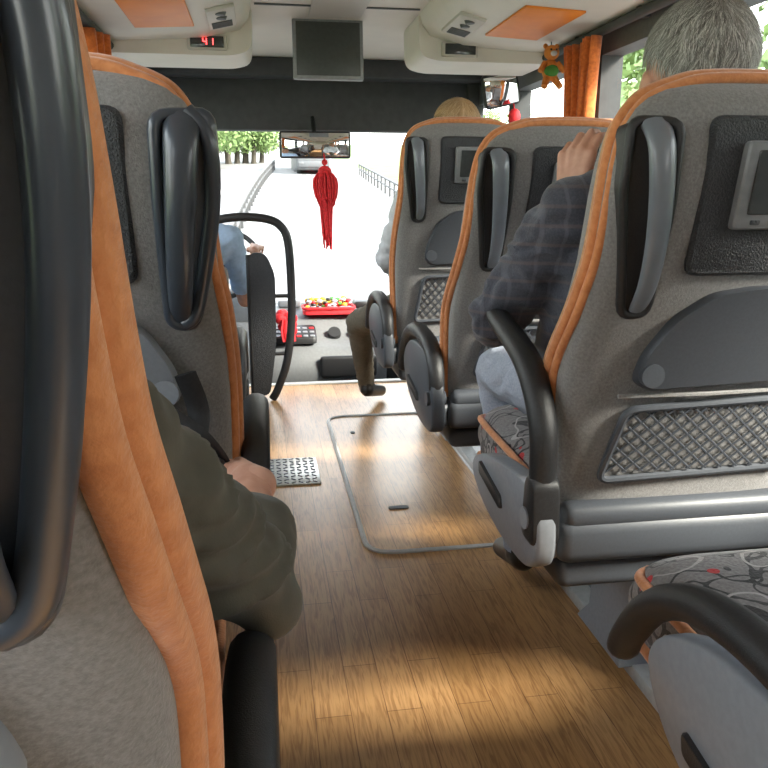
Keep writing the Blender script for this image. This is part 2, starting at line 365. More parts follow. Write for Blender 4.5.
def seat(cx,base,side=1,lean=0,arm='down',name='bus_seat',plate=None,leg=True,adz=0,bladem=None,up=0,framem=None,pk=1.0,pxk=.6,pin=0):
    e=empty(name,(cx,base,0)); s=side
    sh=lambda h:-lean*(h-.5)
    zz=lambda h:h+up*min(1,max(0,(h-.5)/.35))
    def sec(h,n=40):
        yb=hinterp(YBK,h)+sh(h); yf=hinterp(YFR,h)+sh(h); hw=hinterp(HW,h); ym=(yb+yf)/2; d=(yf-yb)/2; out=[]
        for i in range(n):
            a=2*math.pi*i/n; c=math.cos(a); q=math.sin(a)
            out.append((hw*math.copysign(abs(c)**.5,c)*(1-.035*(q+.3 if q>-.3 else 0)),ym+d*math.copysign(abs(q)**.5,q),zz(h)))
        return out
    def bp(u,h,off):
        yb=hinterp(YBK,h)+sh(h); yf=hinterp(YFR,h)+sh(h); hw=hinterp(HW,h); ym=(yb+yf)/2; d=(yf-yb)/2
        t=min(abs(u)/hw,.90)
        return (s*u,ym-d*(1-t**4)**.25-off,zz(h))
    hs=[.44,.46,.5,.55,.6,.65,.7,.75,.8,.85,.9,.95,1.0,1.05,1.09,1.12,1.15,1.17,1.185,1.197,1.206,1.212,1.215]
    b=MB(); b.loft([sec(h) for h in hs],0); 
    for u in (-.15,.15):
        pts=[(u,hinterp(YFR,h)+sh(h)+.012,zz(h)) for h in [.55,.65,.75,.85,.95,1.03]]
        b.tube(catmull(pts),.035,10,mi=0)
    b.build('backrest',[FAB],e,60)
    b=MB(); P=[]
    hh=[.46,.52,.58,.64,.70,.75,.80,.85,.90,.95,1.0,1.05,1.1,1.14,1.17,1.19,1.205]
    for h in hh: P.append((-1*(hinterp(HW,h)+hinterp(PX,h)*(pxk if hinterp(PX,h)<0 else 1)),hinterp(YP,h)+sh(h),zz(h)))
    top=[(-.09,-.125+sh(1.2),zz(1.217)),(0,-.125+sh(1.2),zz(1.220)),(.09,-.125+sh(1.2),zz(1.217))]
    Q=P+top+[(-p[0],p[1],p[2]) for p in reversed(P)]
    Q=catmull(Q,4)
    tz=zz(1.15)
    b.tube(Q,.0115*pk,8,mi=0); b.tube([(q[0]*.985,q[1]-.018*pk,q[2]-(.004 if q[2]>tz else 0)) for q in Q],.0085*pk,8,mi=0)
    b.tube([(q[0]*1.0,q[1]+.018*pk,q[2]-(.003 if q[2]>tz else 0)) for q in Q],.007*pk,8,mi=1)
    b.build('piping',[ORA,TAN],e,60)
    # grab handle
    b=MB(); hu=.020 if s>0 else .006; hi_=.010 if s>0 else -.002
    o=rpoly([(-.237+hu,1.152),(-.160+hi_,1.148),(-.158+hi_,1.03),(-.158+hi_,.872),(-.196+hu*.5,.868),(-.222+hu,.96),(-.239+hu,1.06)],.018,4)
    b.prism(bp,o,-.03,.016,.005,0)
    fr=[bp(p[0],p[1],.018) for p in o]; b.tube(fr,.0085 if framem else .0075,8,True,3)
    if framem:
        pts=catmull([bp(-.203,1.155,.02),bp(-.228,1.12,.022),bp(-.230,1.05,.024),bp(-.217,.97,.024),bp(-.196,.89,.022),bp(-.178,.872,.02)],5)
        b.tube(pts,.0105,12,mi=3)
    bu=(hu+hi_)/2
    pts=[bp(-.198+bu,1.147,.016),bp(-.197+bu,1.115,.036),bp(-.193+bu,1.05,.046),bp(-.187+bu,.98,.046),bp(-.181+bu,.92,.036),bp(-.177+bu,.878,.016)]
    pts=catmull(pts,5); n=len(pts)
    k_=1.15 if framem else 1.05
    rad=[.021*k_*(1-.40*(i/n)) for i in range(n)]
    b.tube(pts,rad,14,mi=1,flat=.55,ref=(1,0,0))
    b.build('grab_handle',[BLK if framem is None else SLATE,bladem or BLADE,LEATHER,framem or BLK],e,50)
    # screen panel
    b=MB()
    o=rpoly([(-.098,1.16),(.15,1.16),(.15,.93),(-.098,.93)],.022,5)
    if s<0: o=[(p[0]-.025,p[1]) for p in o]
    b.prism(bp,o,-.01,.010,.005,0)
    o=rpoly([(-.045,1.125),(.115,1.125),(.115,1.0),(-.045,1.0)],.008,3)
    b.prism(bp,o,.0,.018,.003,1)
    o=rpoly([(-.028,1.112),(.098,1.112),(.098,1.022),(-.028,1.022)],.003,2)
    b.prism(bp,o,.01,.0195,.001,2)
    for i in range(4):
        o=rpoly([(-.02+i*.03,1.014),(-.005+i*.03,1.014),(-.005+i*.03,1.007),(-.02+i*.03,1.007)],.002,2); b.prism(bp,o,.01,.020,.001,0)
    b.build('seatback_screen',[LEATHER,SCRN,GLASSB],e)
    # tray table
    b=MB(); du=-.03 if s<0 else 0
    o=rpoly([(-.135+du,.752),(-.128+du,.80),(-.095+du,.862),(-.04+du,.902),(.03,.912),(.19,.912),(.19,.745),(-.11+du,.735)],.018,4)
    b.prism(bp,o,-.01,.022,.008,0)
    b.tube([bp(-.112+du,.765,.015),bp(-.112+du,.765,.030)],.02,14,mi=0)
    b.tube([bp(-.155,.725,.012),bp(.0,.725,.014),bp(.19,.725,.012)],.004,6,mi=2)
    b.build('tray_table',[SLATE if side>0 else LGREY,DGREY,FAB],e)
    # net pocket
    b=MB()
    c=[(-.135,.70),(.20,.71),(.20,.575),(-.165,.565)]
    o=rpoly(c,.02,5)
    b.tube([bp(p[0],p[1],.010) for p in o],.007,8,True,0)
    b.prism(bp,o,-.01,.004,.002,1)
    def inside(u,h): 
        if not(.57<h<.705): return False
        ul=-.165+(h-.565)/(.135)*.03+.004
        return ul<u<.197
    for sg in (1,-1):
        for kx in range(-12,24):
            u0=-.165+kx*.03; pts=[]
            for t in range(0,15):
                h=.57+t*.0097; u=u0+sg*(h-.57)*1.15
                if inside(u,h): pts.append(bp(u,h,.008))
            if len(pts)>1: b.tube(pts,.0022,5,mi=0)
    b.build('net_pocket',[SLATE,FAB],e)
    # cushion
    b=MB(); rings=[]
    prof=[(-.02,.40,.50),(.0,.395,.53),(.1,.39,.535),(.27,.385,.54),(.41,.385,.56),(.48,.39,.562),(.53,.41,.54),(.548,.44,.50)]
    for (y,z0,z1) in prof:
        w=.222 if y<.52 else .21; zm=(z0+z1)/2; d=(z1-z0)/2; r=[]
        for i in range(32):
            a=2*math.pi*i/32; c=math.cos(a); q=math.sin(a)
            r.append((w*math.copysign(abs(c)**.35,c),y,zm+d*math.copysign(abs(q)**.5,q)))
        rings.append(r)
    b.loft(rings,0)
    for dz,w in ((.512,.225),(.42,.223)):
        pts=[(-w,.0,dz),(-w,.25,dz+.006),(-w,.45,dz+.012),(-w+.025,.528,dz+.004),(-.1,.550,dz-.002),(.1,.550,dz-.002),(w-.025,.528,dz+.004),(w,.45,dz+.012),(w,0,dz)]
        b.tube(catmull(pts,5),.008,8,mi=1)
    b.build('seat_cushion',[FLORAL,ORA],e,60)
    # base frame
    b=MB()
    b.box((0,-.0,.452),(.47,.13,.085),.025,0,seg=3); b.box((0,.16,.375),(.44,.38,.06),.02,0,seg=3)
    b.box((0,-.035,.497),(.45,.05,.05),.02,0,seg=3)
    if leg:
        rings=[]
        for z,y0,y1,w in ((.40,.10,.34,.06),(.25,.14,.34,.05),(.08,.20,.36,.045),(.03,.17,.40,.055),(.027,.17,.40,.055)):
            rings.append([(s*.075-w,y0,z),(s*.075+w,y0,z),(s*.075+w,y1,z),(s*.075-w,y1,z)])
        b.loft(rings,1)
    b.build('base_frame',[SLATE,LGREY,BLK],e,30)
    if arm:
        ax=-s*.268
        fx=lambda u,v,d:(ax+d,u,v+adz)
        b=MB()
        if arm=='down':
            path=[(-.055,.52),(-.04,.585),(.02,.632),(.11,.65),(.21,.652),(.30,.632),(.375,.585),(.43,.515),(.445,.475)]
            pl=[(-.09,.42),(-.08,.53),(-.02,.61),(.1,.628),(.24,.62),(.33,.58),(.36,.53),(.31,.47),(.22,.43),(.1,.40),(-.04,.40)]
        else:
            path=[(-.05,.49),(-.052,.57),(-.045,.66),(.0,.725),(.06,.765),(.14,.79),(.22,.81),(.285,.835)]
            pl=[(-.09,.435),(-.085,.52),(-.03,.56),(.08,.55),(.22,.53),(.32,.495),(.33,.455),(.24,.415),(.1,.395),(-.04,.40)]
        P=catmull([(ax,p[0],p[1]+adz) for p in path],5); n=len(P)
        rad=[.022+.004*math.sin(math.pi*i/n) for i in range(n)]
        rad[0]*=.7; rad[-1]*=.55; rad[-2]*=.85
        b.tube(P,rad,14,mi=0,flat=.85,ref=(1,0,0))
        b.slab(fx,rpoly(pl,.05,5),.019,.009,1)
        for sd in (-1,1):
            b.prism(lambda u,v,d:(ax+sd*d,u,v+adz),rpoly([(.10,.455),(.25,.48),(.255,.505),(.11,.48)],.008,3),.01,.026,.003,0)
            b.tube([(ax+sd*.015,-.04,.50+adz),(ax+sd*.027,-.04,.50+adz)],.020,14,mi=1)
        if arm=='up': b.slab(fx,rpoly([(-.085,.46),(-.075,.58),(-.03,.58),(-.02,.46)],.02),.024,.005,0)
        b.box((ax*.93,.0,.45),(.05,.10,.07),.015,1)
        b.build('armrest',[BLK,plate or LGREY],e,50)
    return e
rows=[.42,1.24,2.06,2.89]
leans=[0,0,.14,-.06]
for i,y in enumerate(rows):
    seat(.732,y,1,leans[i],'up' if i==1 else 'down',adz=-.03 if i==0 else 0,up=.09 if i==3 else 0,plate=SLATE if i>1 else None)
    seat(1.205,y,1,leans[i]*.4,None,up=.09 if i==3 else 0)
seat(-.294,.447,-1,0,'down',plate=BLK,adz=-.060,bladem=BLADED,framem=BLADED,pk=1.55,pxk=.9)
seat(-.290,1.245,-1,0,'down',plate=BLK,bladem=BLADED,framem=BLADED,pk=1.1,pxk=1.3)
seat(-.345,2.07,-1,.22,'down',plate=BLK,bladem=BLADED,framem=BLADED,pxk=1.3)
# ------------------------------------------------------------ people
def conesphere(bm,p0,p1,r0,r1,n=14):
    t=bmesh.new()
    for p,r in ((p0,r0),(p1,r1)):
        bmesh.ops.create_icosphere(t,subdivisions=3,radius=r,matrix=Matrix.Translation(p))
    res=bmesh.ops.convex_hull(t,input=t.verts[:])
    bmesh.ops.delete(t,geom=[g for g in res['geom_interior'] if isinstance(g,bmesh.types.BMVert)],context='VERTS')
    me=D.meshes.new('t'); t.to_mesh(me); t.free(); bm.from_mesh(me); D.meshes.remove(me)
def organic(name,bones,ells,mats,parent,vox=.01,smooth=4,wr=None,mat=None):
    bm=bmesh.new()
    for p0,p1,r0,r1,mi in bones: conesphere(bm,Vector(p0),Vector(p1),r0,r1)
    for c,r,mi in ells:
        bmesh.ops.create_icosphere(bm,subdivisions=4,radius=1,matrix=Matrix.Translation(c)@Matrix.Diagonal((*r,1)))
    me=D.meshes.new(name+'_raw'); bm.to_mesh(me); bm.free()
    o=D.objects.new(name+'_raw',me); SC.collection.objects.link(o)
    m=o.modifiers.new('r','REMESH'); m.mode='VOXEL'; m.voxel_size=vox
    if smooth: m2=o.modifiers.new('s','SMOOTH'); m2.iterations=smooth; m2.factor=.5
    dg=bpy.context.evaluated_depsgraph_get(); me2=D.meshes.new_from_object(o.evaluated_get(dg))
    D.objects.remove(o); D.meshes.remove(me)
    me2.name=name; me2.materials.clear()
    for x in mats: me2.materials.append(x)
    B=[(Vector(b[0]),Vector(b[1]),b[2],b[3],b[4]) for b in bones]
    for f in me2.polygons:
        c=f.center; best=1e9; mi=0
        if len(mats)>1:
            for p0,p1,r0,r1,k in B:
                d=p1-p0; L=d.length_squared; t=max(0,min(1,(c-p0).dot(d)/L)) if L>1e-12 else 0
                dd=(c-(p0+d*t)).length-(r0*(1-t)+r1*t)
                if dd<best: best=dd; mi=k
            for cc,r,k in ells:
                q=c-Vector(cc); q=Vector((q.x/r[0],q.y/r[1],q.z/r[2])); dd=(q.length-1)*min(r)
                if dd<best: best=dd; mi=k
        f.material_index=mi; f.use_smooth=True
    if wr:
        vm={}
        for f in me2.polygons:
            for v in f.vertices: vm[v]=f.material_index
        ns=[v.normal.copy() for v in me2.vertices]
        for v in me2.vertices:
            w=wr.get(vm.get(v.index,0))
            if w:
                amp,fr=w
                p=v.co*fr; q=noise.noise(Vector((p.x*.6,p.y*.6,p.z*.6))+Vector((9,3,1)))
                d=1-2.4*abs(noise.noise(Vector((p.x*.7+q,p.y*.9+q*1.5,p.z*2.0+q*2))))
                d+=.5*noise.noise(p*1.7)
                v.co+=ns[v.index]*(d-.3)*amp
    o=D.objects.new(name,me2); SC.collection.objects.link(o)
    if mat: o.matrix_world=mat
    if parent: o.parent=parent
    return o
def hand(name,parent,wrist,direction,backn,mats,curl=.5,thumbside=1,wr=None,scale=1.0,spread=1.0):
    y=Vector(direction).normalized(); z=Vector(backn); z=(z-y*z.dot(y)).normalized(); x=y.cross(z)*thumbside
    Mx=lambda p: Vector(wrist)+(x*p[0]+y*p[1]+z*p[2])*scale
    bones=[]; bones.append((Mx((0,-.04,0)),Mx((0,.01,0)),.026*scale,.025*scale,0))
    ks=[(.030,.088),(.010,.094),(-.011,.090),(-.030,.080)]; Ls=[(.040,.025,.020),(.044,.028,.021),(.041,.026,.020),(.032,.020,.018)]
    for i,(kx,ky) in enumerate(ks):
        bones.append((Mx((kx*.5,.012,0)),Mx((kx,ky,0)),.017*scale,.0115*scale,0))
        p=Vector((kx,ky,.001)); a=0.0; r=.0095 if i<3 else .0082
        sp=kx*.9*spread
        for j,L in enumerate(Ls[i]):
            a+=curl*(0.85 if j==0 else 1.05)*(1+.08*i)
            q=p+Vector((sp*.3,math.cos(a),-math.sin(a)))*L
            bones.append((Mx(p),Mx(q),r*scale,(r-.0009)*scale,0)); p=q; r-=.0009
    t=[(.018,.02,-.006),(.040,.048,-.018),(.050,.078,-.026-.012*curl),(.046,.102,-.034-.02*curl)]
    rr=[.016,.0125,.0105,.0085]
    for j in range(3): bones.append((Mx(t[j]),Mx(t[j+1]),rr[j]*scale,rr[j+1]*scale,0))
    return organic(name,bones,[],mats,parent,.0032,2)
def head(parent,loc,rot,skin,hairm,scale=1.0,hair='short',strands=2600):
    hm=hairm if isinstance(hairm,list) else [hairm]
    Mx=Matrix.Translation(loc)@rot.to_4x4()@Matrix.Scale(scale,4)
    ells=[((0,-.015,.045),(.074,.092,.083),0),((0,.03,-.02),(.058,.064,.078),0),((0,.062,-.078),(.026,.024,.022),0),
          ((.03,.062,-.01),(.026,.026,.03),0),((-.03,.062,-.01),(.026,.026,.03),0),((0,.074,.045),(.052,.022,.018),0),
          ((.078,-.005,.0),(.009,.02,.031),0),((-.078,-.005,.0),(.009,.02,.031),0),((0,.082,-.045),(.024,.014,.014),0),
          ((.02,.096,-.016),(.009,.01,.008),0),((-.02,.096,-.016),(.009,.01,.008),0)]
    bones=[((0,.088,.035),(0,.112,-.012),.008,.0125,0),((0,-.02,-.04),(0,-.035,-.15),.055,.058,0)]
    o=organic('head',bones,ells,[skin],parent,.004,3,mat=Mx)
    b=MB()
    for sx in (-1,1):
        b.ell((sx*.029,.082,.017),(.013,.011,.010),0,14); b.ell((sx*.029,.0915,.017),(.0055,.003,.0055),1,10)
        b.box((sx*.03,.092,.040),(.032,.008,.006),.002,3)
    b.ell((0,.092,-.043),(.022,.008,.006),2,14)
    f=b.build('face',[EYE,PUP,LIP,hm[0]],parent); f.matrix_world=Mx
    C=Vector((0,-.022,.05)); Rr=Vector((.082,.096,.088))
    def limit(n):
        if hair=='long': return .40 if n.y>.35 else -2
        return .42 if n.y>.35 else (-.05+.9*max(0,-.1-n.y)*-1 if n.y<-.1 else -.05)
    bm=bmesh.new(); bmesh.ops.create_icosphere(bm,subdivisions=5,radius=1)
    kill=[]
    for v in bm.verts:
        n=v.co.normalized(); p=Vector((n.x*Rr.x,n.y*Rr.y,n.z*Rr.z))
        if hair=='long' and n.z<0 and n.y<.25: p.z+=n.z*.10
        p+=n*(.004*noise.noise(n*5)); v.co=C+p
        if n.z<limit(n): kill.append(v)
    bmesh.ops.delete(bm,geom=kill,context='VERTS')
    me=D.meshes.new('hair_cap'); bm.to_mesh(me); bm.free(); me.materials.append(hm[0])
    for p in me.polygons: p.use_smooth=True
    h=D.objects.new('hair_cap',me); SC.collection.objects.link(h); h.matrix_world=Mx; h.parent=parent
    b=MB(); crown=Vector((0,-.5,.86)).normalized(); mis=[]
    for i in range(strands):
        n=Vector((random.gauss(0,1),random.gauss(0,1),random.gauss(0,1))).normalized()
        if n.z<limit(n): continue
        t=(n-crown); t=(t-n*t.dot(n)); 
        if t.length<.01: t=Vector((1,0,0))
        fl=noise.noise(n*3)*.8
        t=t.normalized(); t=(t+n.cross(t)*fl+Vector((random.gauss(0,.22),random.gauss(0,.22),random.gauss(0,.22)))); t=(t-n*t.dot(n)).normalized()
        L=random.uniform(.15,.34) if hair=='short' else random.uniform(.3,.6)
        sd=n.cross(t)*.0055*random.uniform(.6,1.2); pts=[]; lf=random.uniform(0,.045)
        for k in range(4):
            q=(n+t*L*k/3).normalized(); lift=.995+lf*math.sin(math.pi*k/3*.7)+.006
            for sgn in (1,-1):
                w=sd*sgn*(1-k/3.6); p=(q*lift+w); pp=Vector((p.x*Rr.x,p.y*Rr.y,p.z*Rr.z))
                if hair=='long' and n.z<0 and n.y<.25: pp.z+=p.z*.10
                pts.append(C+pp)
        b.add(pts,[(0,1,3,2),(2,3,5,4),(4,5,7,6)],random.randrange(len(hm)))
    me=D.meshes.new('hair_strands'); me.from_pydata(b.v,[],b.f)
    for m in hm: me.materials.append(m)
    for p,mi in zip(me.polygons,b.m): p.material_index=mi
    h=D.objects.new('hair_strands',me); SC.collection.objects.link(h); h.matrix_world=Mx; h.parent=parent
def person(name,J,mats,sleeve=1.0,fat=1.0,wr=None,vox=.010,armfat=1.0):
    e=empty(name); V={k:Vector(v) for k,v in J.items()}
    bones=[];ells=[]
    pe,wa,ch,nk=V['pelvis'],V['waist'],V['chest'],V['neck']
    sx=Vector((.07,0,0)); af=fat*armfat
    for sgn in (-1,1):
        bones.append((pe+sx*sgn*1.1,wa+sx*sgn,.115*fat,.105*fat,0)); bones.append((wa+sx*sgn,ch+sx*sgn,.105*fat,.112*fat,0))
    bones.append((ch,nk,.11*fat,.06,0))
    for L in 'lr':
        sh,el,wi=V['sh_'+L],V['el_'+L],V['wr_'+L]
        bones.append((ch+(sh-ch)*.3+Vector((0,0,.03)),sh,.085*fat,.066*fat,0)); bones.append((nk,sh+Vector((0,0,.01)),.045,.05*fat,0))
        s=sleeve if isinstance(sleeve,(int,float)) else sleeve[L]
        if s>0: bones.append((sh,el,.066*af,.052*af,0))
        if s>=1: bones.append((el,wi,.050*af,.036,0))
        elif s<=0:
            bones.append((sh,sh+(el-sh)*.75,.066*af,.058*af,0)); bones.append((sh+(el-sh)*.7,el,.044,.040,2)); bones.append((el,wi,.040,.027,2))
        else:
            m=el+(wi-el)*s; r1=.054*(1-s)+.039*s if s>.7 else .048
            bones.append((el,m,.054*af,r1*af,0)); bones.append((m,wi,.038 if s<.7 else .029,.029,2))
        hp,kn,an,to=V['hip_'+L],V['kn_'+L],V['an_'+L],V['toe_'+L]
        bones.append((hp,kn,.088*fat,.062,1)); bones.append((kn,an,.060,.042,1))
        bones.append((an+Vector((0,-.03,-.03)),to,.036,.03,3)); bones.append((an+Vector((0,0,.02)),an+Vector((0,0,-.03)),.036,.038,3))
    bones.append((pe,pe+Vector((0,.05,-.01)),.12,.11,1))
    organic('body',bones,ells,mats,e,vox,3,wr)
    return e
# man in plaid jacket
J=dict(pelvis=(.735,1.47,.65),waist=(.735,1.455,.77),chest=(.735,1.41,.93),neck=(.735,1.35,1.09),
 sh_l=(.575,1.39,1.015),el_l=(.478,1.53,.80),wr_l=(.588,1.445,1.030),
 sh_r=(.905,1.38,1.02),el_r=(.985,1.50,.80),wr_r=(.87,1.70,.70),
 hip_l=(.655,1.50,.64),kn_l=(.590,1.84,.615),an_l=(.66,1.83,.14),toe_l=(.66,1.97,.06),
 hip_r=(.82,1.50,.64),kn_r=(.86,1.86,.63),an_r=(.86,1.86,.14),toe_r=(.87,2.0,.06))
e=person('passenger_in_plaid_jacket',J,[PLAID,DENIM,SKIN,SHOE],{'l':.86,'r':1.0},1.05,{0:(.009,12),1:(.004,16)},.008)
hand('hand_left',e,(.590,1.442,1.046),(.10,-.02,1),(-.75,-.66,.0),[SKIN],.72,1,scale=.95,spread=1.4)
hand('hand_right',e,(.865,1.715,.70),(-.2,1,-.1),(0,.1,1),[SKIN],.35,1)
b=MB()
for i in range(20):
    a=2*math.pi*i/20; c=Vector((.583,1.449,1.018)); ax=Vector((.42,-.32,.92)).normalized(); u=ax.cross(Vector((0,1,0))).normalized(); w=ax.cross(u)
    b.ell(c+(u*math.cos(a)+w*math.sin(a))*.035,(.0065,.0065,.0065),0,8)
b.build('bead_bracelet',[BLK],e)
head(e,Vector((.755,1.325,1.222)),Matrix.Rotation(math.radians(-4),3,'Z')@Matrix.Rotation(math.radians(-6),3,'X'),SKIN,[GHAIR,GHAIR2,GHAIR3],1.10,strands=18000)
# man in olive sweater
J=dict(pelvis=(-.29,.71,.645),waist=(-.29,.70,.74),chest=(-.29,.67,.83),neck=(-.285,.63,.97),
 sh_l=(-.445,.65,.88),el_l=(-.50,.78,.68),wr_l=(-.40,.98,.68),
 sh_r=(-.155,.63,.855),el_r=(-.020,.80,.618),wr_r=(-.030,1.04,.655),
 hip_l=(-.365,.74,.635),kn_l=(-.38,1.07,.64),an_l=(-.38,1.07,.14),toe_l=(-.38,1.22,.06),
 hip_r=(-.215,.74,.635),kn_r=(-.20,1.07,.64),an_r=(-.20,1.07,.14),toe_r=(-.20,1.22,.06))
e=person('passenger_in_olive_sweater',J,[OLIVE,DPANT,SKIN,SHOE],{'l':1.0,'r':.42},.98,{0:(.013,9),1:(.004,16)},.007,1.08)
hand('hand_right',e,(-.035,1.055,.655),(-.45,.85,-.08),(0,0,1),[SKIN],.3,-1)
hand('hand_left',e,(-.40,.995,.68),(.3,1,0),(0,0,1),[SKIN],.3,1)
head(e,Vector((-.285,.63,1.09)),Matrix.Rotation(math.radians(0),3,'Z'),SKIN,DHAIR,1.0,strands=1500)
# blonde woman in the front seat
J=dict(pelvis=(.73,3.13,.65),waist=(.73,3.12,.77),chest=(.73,3.09,.95),neck=(.73,3.05,1.13),
 sh_l=(.595,3.09,1.04),el_l=(.515,3.17,.80),wr_l=(.58,3.38,.72),
 sh_r=(.885,3.09,1.04),el_r=(.96,3.2,.78),wr_r=(.86,3.40,.71),
 hip_l=(.66,3.14,.62),kn_l=(.44,3.54,.47),an_l=(.50,3.74,.13),toe_l=(.60,3.90,.045),
 hip_r=(.80,3.14,.63),kn_r=(.80,3.54,.62),an_r=(.80,3.64,.13),toe_r=(.82,3.80,.045))
e=person('passenger_in_white_shirt',J,[WHITESH,KHAKI,SKIN,SHOE],1.0,.92,{0:(.006,14),1:(.004,16)},.010)
hand('hand_left',e,(.585,3.395,.72),(.3,1,-.1),(0,0,1),[SKIN],.3,1,scale=.95)
hand('hand_right',e,(.855,3.415,.71),(-.3,1,-.1),(0,0,1),[SKIN],.3,-1,scale=.95)
head(e,Vector((.765,3.08,1.265)),Matrix.Rotation(math.radians(10),3,'Z'),SKIN,[BHAIR,BHAIR2,BHAIR3],1.08,'long',9000)
# driver
J=dict(pelvis=(-.38,4.05,.14),waist=(-.38,4.04,.30),chest=(-.355,4.07,.62),neck=(-.35,4.09,.90),
 sh_l=(-.53,4.10,.83),el_l=(-.60,4.28,.55),wr_l=(-.45,4.50,.62),
 sh_r=(-.155,4.10,.84),el_r=(-.095,4.20,.50),wr_r=(-.035,4.42,.74),
 hip_l=(-.46,4.08,.13),kn_l=(-.48,4.46,.14),an_l=(-.48,4.56,-.28),toe_l=(-.48,4.70,-.35),
 hip_r=(-.30,4.08,.13),kn_r=(-.26,4.46,.14),an_r=(-.26,4.58,-.28),toe_r=(-.26,4.72,-.35))
e=person('driver',J,[BLUESH,DPANT,SKIN2,SHOE],0,.98,{0:(.005,14)},.010)
hand('hand_right',e,(-.033,4.435,.755),(.15,1,.15),(.2,-.1,1),[SKIN2],.55,-1)
hand('hand_left',e,(-.445,4.52,.625),(.1,1,.3),(-.3,-.2,1),[SKIN2],.55,1)
head(e,Vector((-.35,4.11,1.03)),Matrix(),SKIN2,DHAIR,1.0,strands=1200)
def dseat(b):
    b.box((-.38,4.04,-.02),(.46,.46,.12),.04,0,seg=3); b.box((-.38,3.84,.36),(.44,.12,.74),.05,0,Matrix.Rotation(.12,3,'X'),3); b.box((-.38,3.79,.80),(.26,.09,.2),.04,0,Matrix.Rotation(.12,3,'X'),3)
    b.box((-.38,4.04,-.24),(.26,.3,.32),.03,1)
e=empty('driver_seat'); b=MB(); dseat(b); b.build('frame',[FAB,CHAR],e)
# steering wheel
e=empty('steering_wheel'); C=Vector((-.24,4.68,.66)); R=Matrix.Rotation(math.radians(-38),3,'X'); b=MB()
b.tube([C+R@Vector((.235*math.cos(a),.0,.235*math.sin(a))) for a in [2*math.pi*i/48 for i in range(48)]],.015,10,True)
for a in (.1,math.pi-.1,-math.pi/2): b.tube([C+R@Vector((.04*math.cos(a),.03,.04*math.sin(a))),C+R@Vector((.235*math.cos(a),0,.235*math.sin(a)))],[.022,.012],8)
b.ell(C+R@Vector((0,.03,0)),(.06,.04,.06),0); b.tube([C+R@Vector((0,.04,0)),Vector((-.24,4.98,.27))],.035,10)
b.build('rim',[BLK],e)
# guard rail behind driver
e=empty('driver_guard_rail'); b=MB()
pts=[(-.22,3.95,.93),(-.1,3.95,.945),(.03,3.95,.935),(.10,3.95,.90),(.135,3.95,.82),(.145,3.95,.6),(.14,3.95,.4),(.11,3.95,.2),(.06,3.95,.06),(.03,3.95,.008)]
b.tube(catmull(pts,5),.021,10,mi=0)
b.tube([(-.065,3.95,.76),(-.065,3.95,.01)],.014,8,mi=0)
fx=lambda u,v,d:(u,3.95+d,v)
b.prism(fx,rpoly([(-.065,.03),(.02,.03),(.06,.3),(.065,.66),(.02,.77),(-.065,.77)],.04,4),-.012,.012,.004,1)
b.tube([(.06,3.95,.55),(.145,3.95,.55)],.010,8,mi=0); b.tube([(.05,3.95,.25),(.12,3.95,.25)],.010,8,mi=0)
b.build('hoop',[BLK,LEATHER],e)
# dashboard
e=empty('dashboard'); b=MB(); rings=[]
prof=[(4.76,-.38),(4.70,-.02),(4.76,.10),(4.92,.16),(5.06,.27),(5.3,.31),(5.54,.29),(5.54,-.38)]
pr=rpoly(prof,.06,4)
for x,k in ((-.64,1),(-.2,1.02),(.1,1.0),(.45,.98),(.72,.94),(.78,.86)):
    rings.append([(x,5.54-(5.54-p[0])*k,p[1]*(k if p[1]>0 else 1)) for p in pr])
b.loft(rings,0)
b.prism(lambda u,v,d:(u,v,.135+.28*(v-4.8)*.9+d),rpoly([(.02,4.80),(.33,4.80),(.33,5.0),(.02,5.0)],.03),0,.04,.006,1)
for i in range(7):
    for j in range(3): b.box((.045+i*.043,4.83+j*.06,.18+.25*(j*.06)),(.03,.035,.012),.003,2 if (i+j)%4 else 3)
for x in (.45,.60): b.tube([(x,4.93,.17),(x,4.91,.19)],[.045,.04],16,mi=1)
b.box((.52,4.715,.0),(.36,.04,.14),.02,1,seg=3)
b.box((.66,5.2,.33),(.10,.16,.05),.015,1); b.box((.18,5.3,.33),(.16,.10,.05),.015,2)
b.build('body',[DASH,BLK,LGREY,RED],e,45)
b=MB(); rings=[]
for x in (-.50,-.02): rings.append([(x,5.02,.25),(x,5.25,.42),(x,5.4,.42),(x,5.5,.28)])
b.loft(rings,0); b.build('instrument_cowl',[CHAR],e)
def cloth(b):
    for i in range(16):
        b.ell((.14+random.uniform(-.045,.04),4.84+random.uniform(-.03,.03),.23+random.uniform(-.02,.09)),(.032,.028,.034),0,12)
    for i in range(4): b.tube(catmull([(.12+i*.02,4.80,.29),(.11+i*.022,4.77,.22),(.12+i*.02,4.76,.16)],4),.016,8,mi=0,flat=.4)
single('red_cloth',RED,cloth)
e=empty('snack_tray'); b=MB(); 
o=rpoly([(.26,5.02),(.60,5.02),(.60,5.20),(.26,5.20)],.04)
b.prism(lambda u,v,d:(u,v,d),o,.285,.31,.004,0); b.tube([(p[0],p[1],.325) for p in o],.010,8,True,0)
for i in range(90): b.ell((random.uniform(.29,.57),random.uniform(5.04,5.18),.33+random.uniform(0,.05)),(.02,.015,.013),random.choice([1,2,2,3,4,5]),8)
b.build('tray',[RED,RED,YEL,GREENP,WHITESH,BLK],e)
e=empty('rearview_mirror'); b=MB(); R=Matrix.Rotation(math.radians(-4),3,'Z')@Matrix.Rotation(math.radians(3),3,'X')
b.box((.37,5.2,1.365),(.46,.04,.17),.018,0,R,3); b.box((.37-.0,5.178,1.365),(.43,.004,.145),.001,1,R)
b.tube([(.37,5.22,1.42),(.37,5.4,1.55)],.014,8); b.build('housing',[BLK,MIR],e)
e=empty('red_tassel'); b=MB()
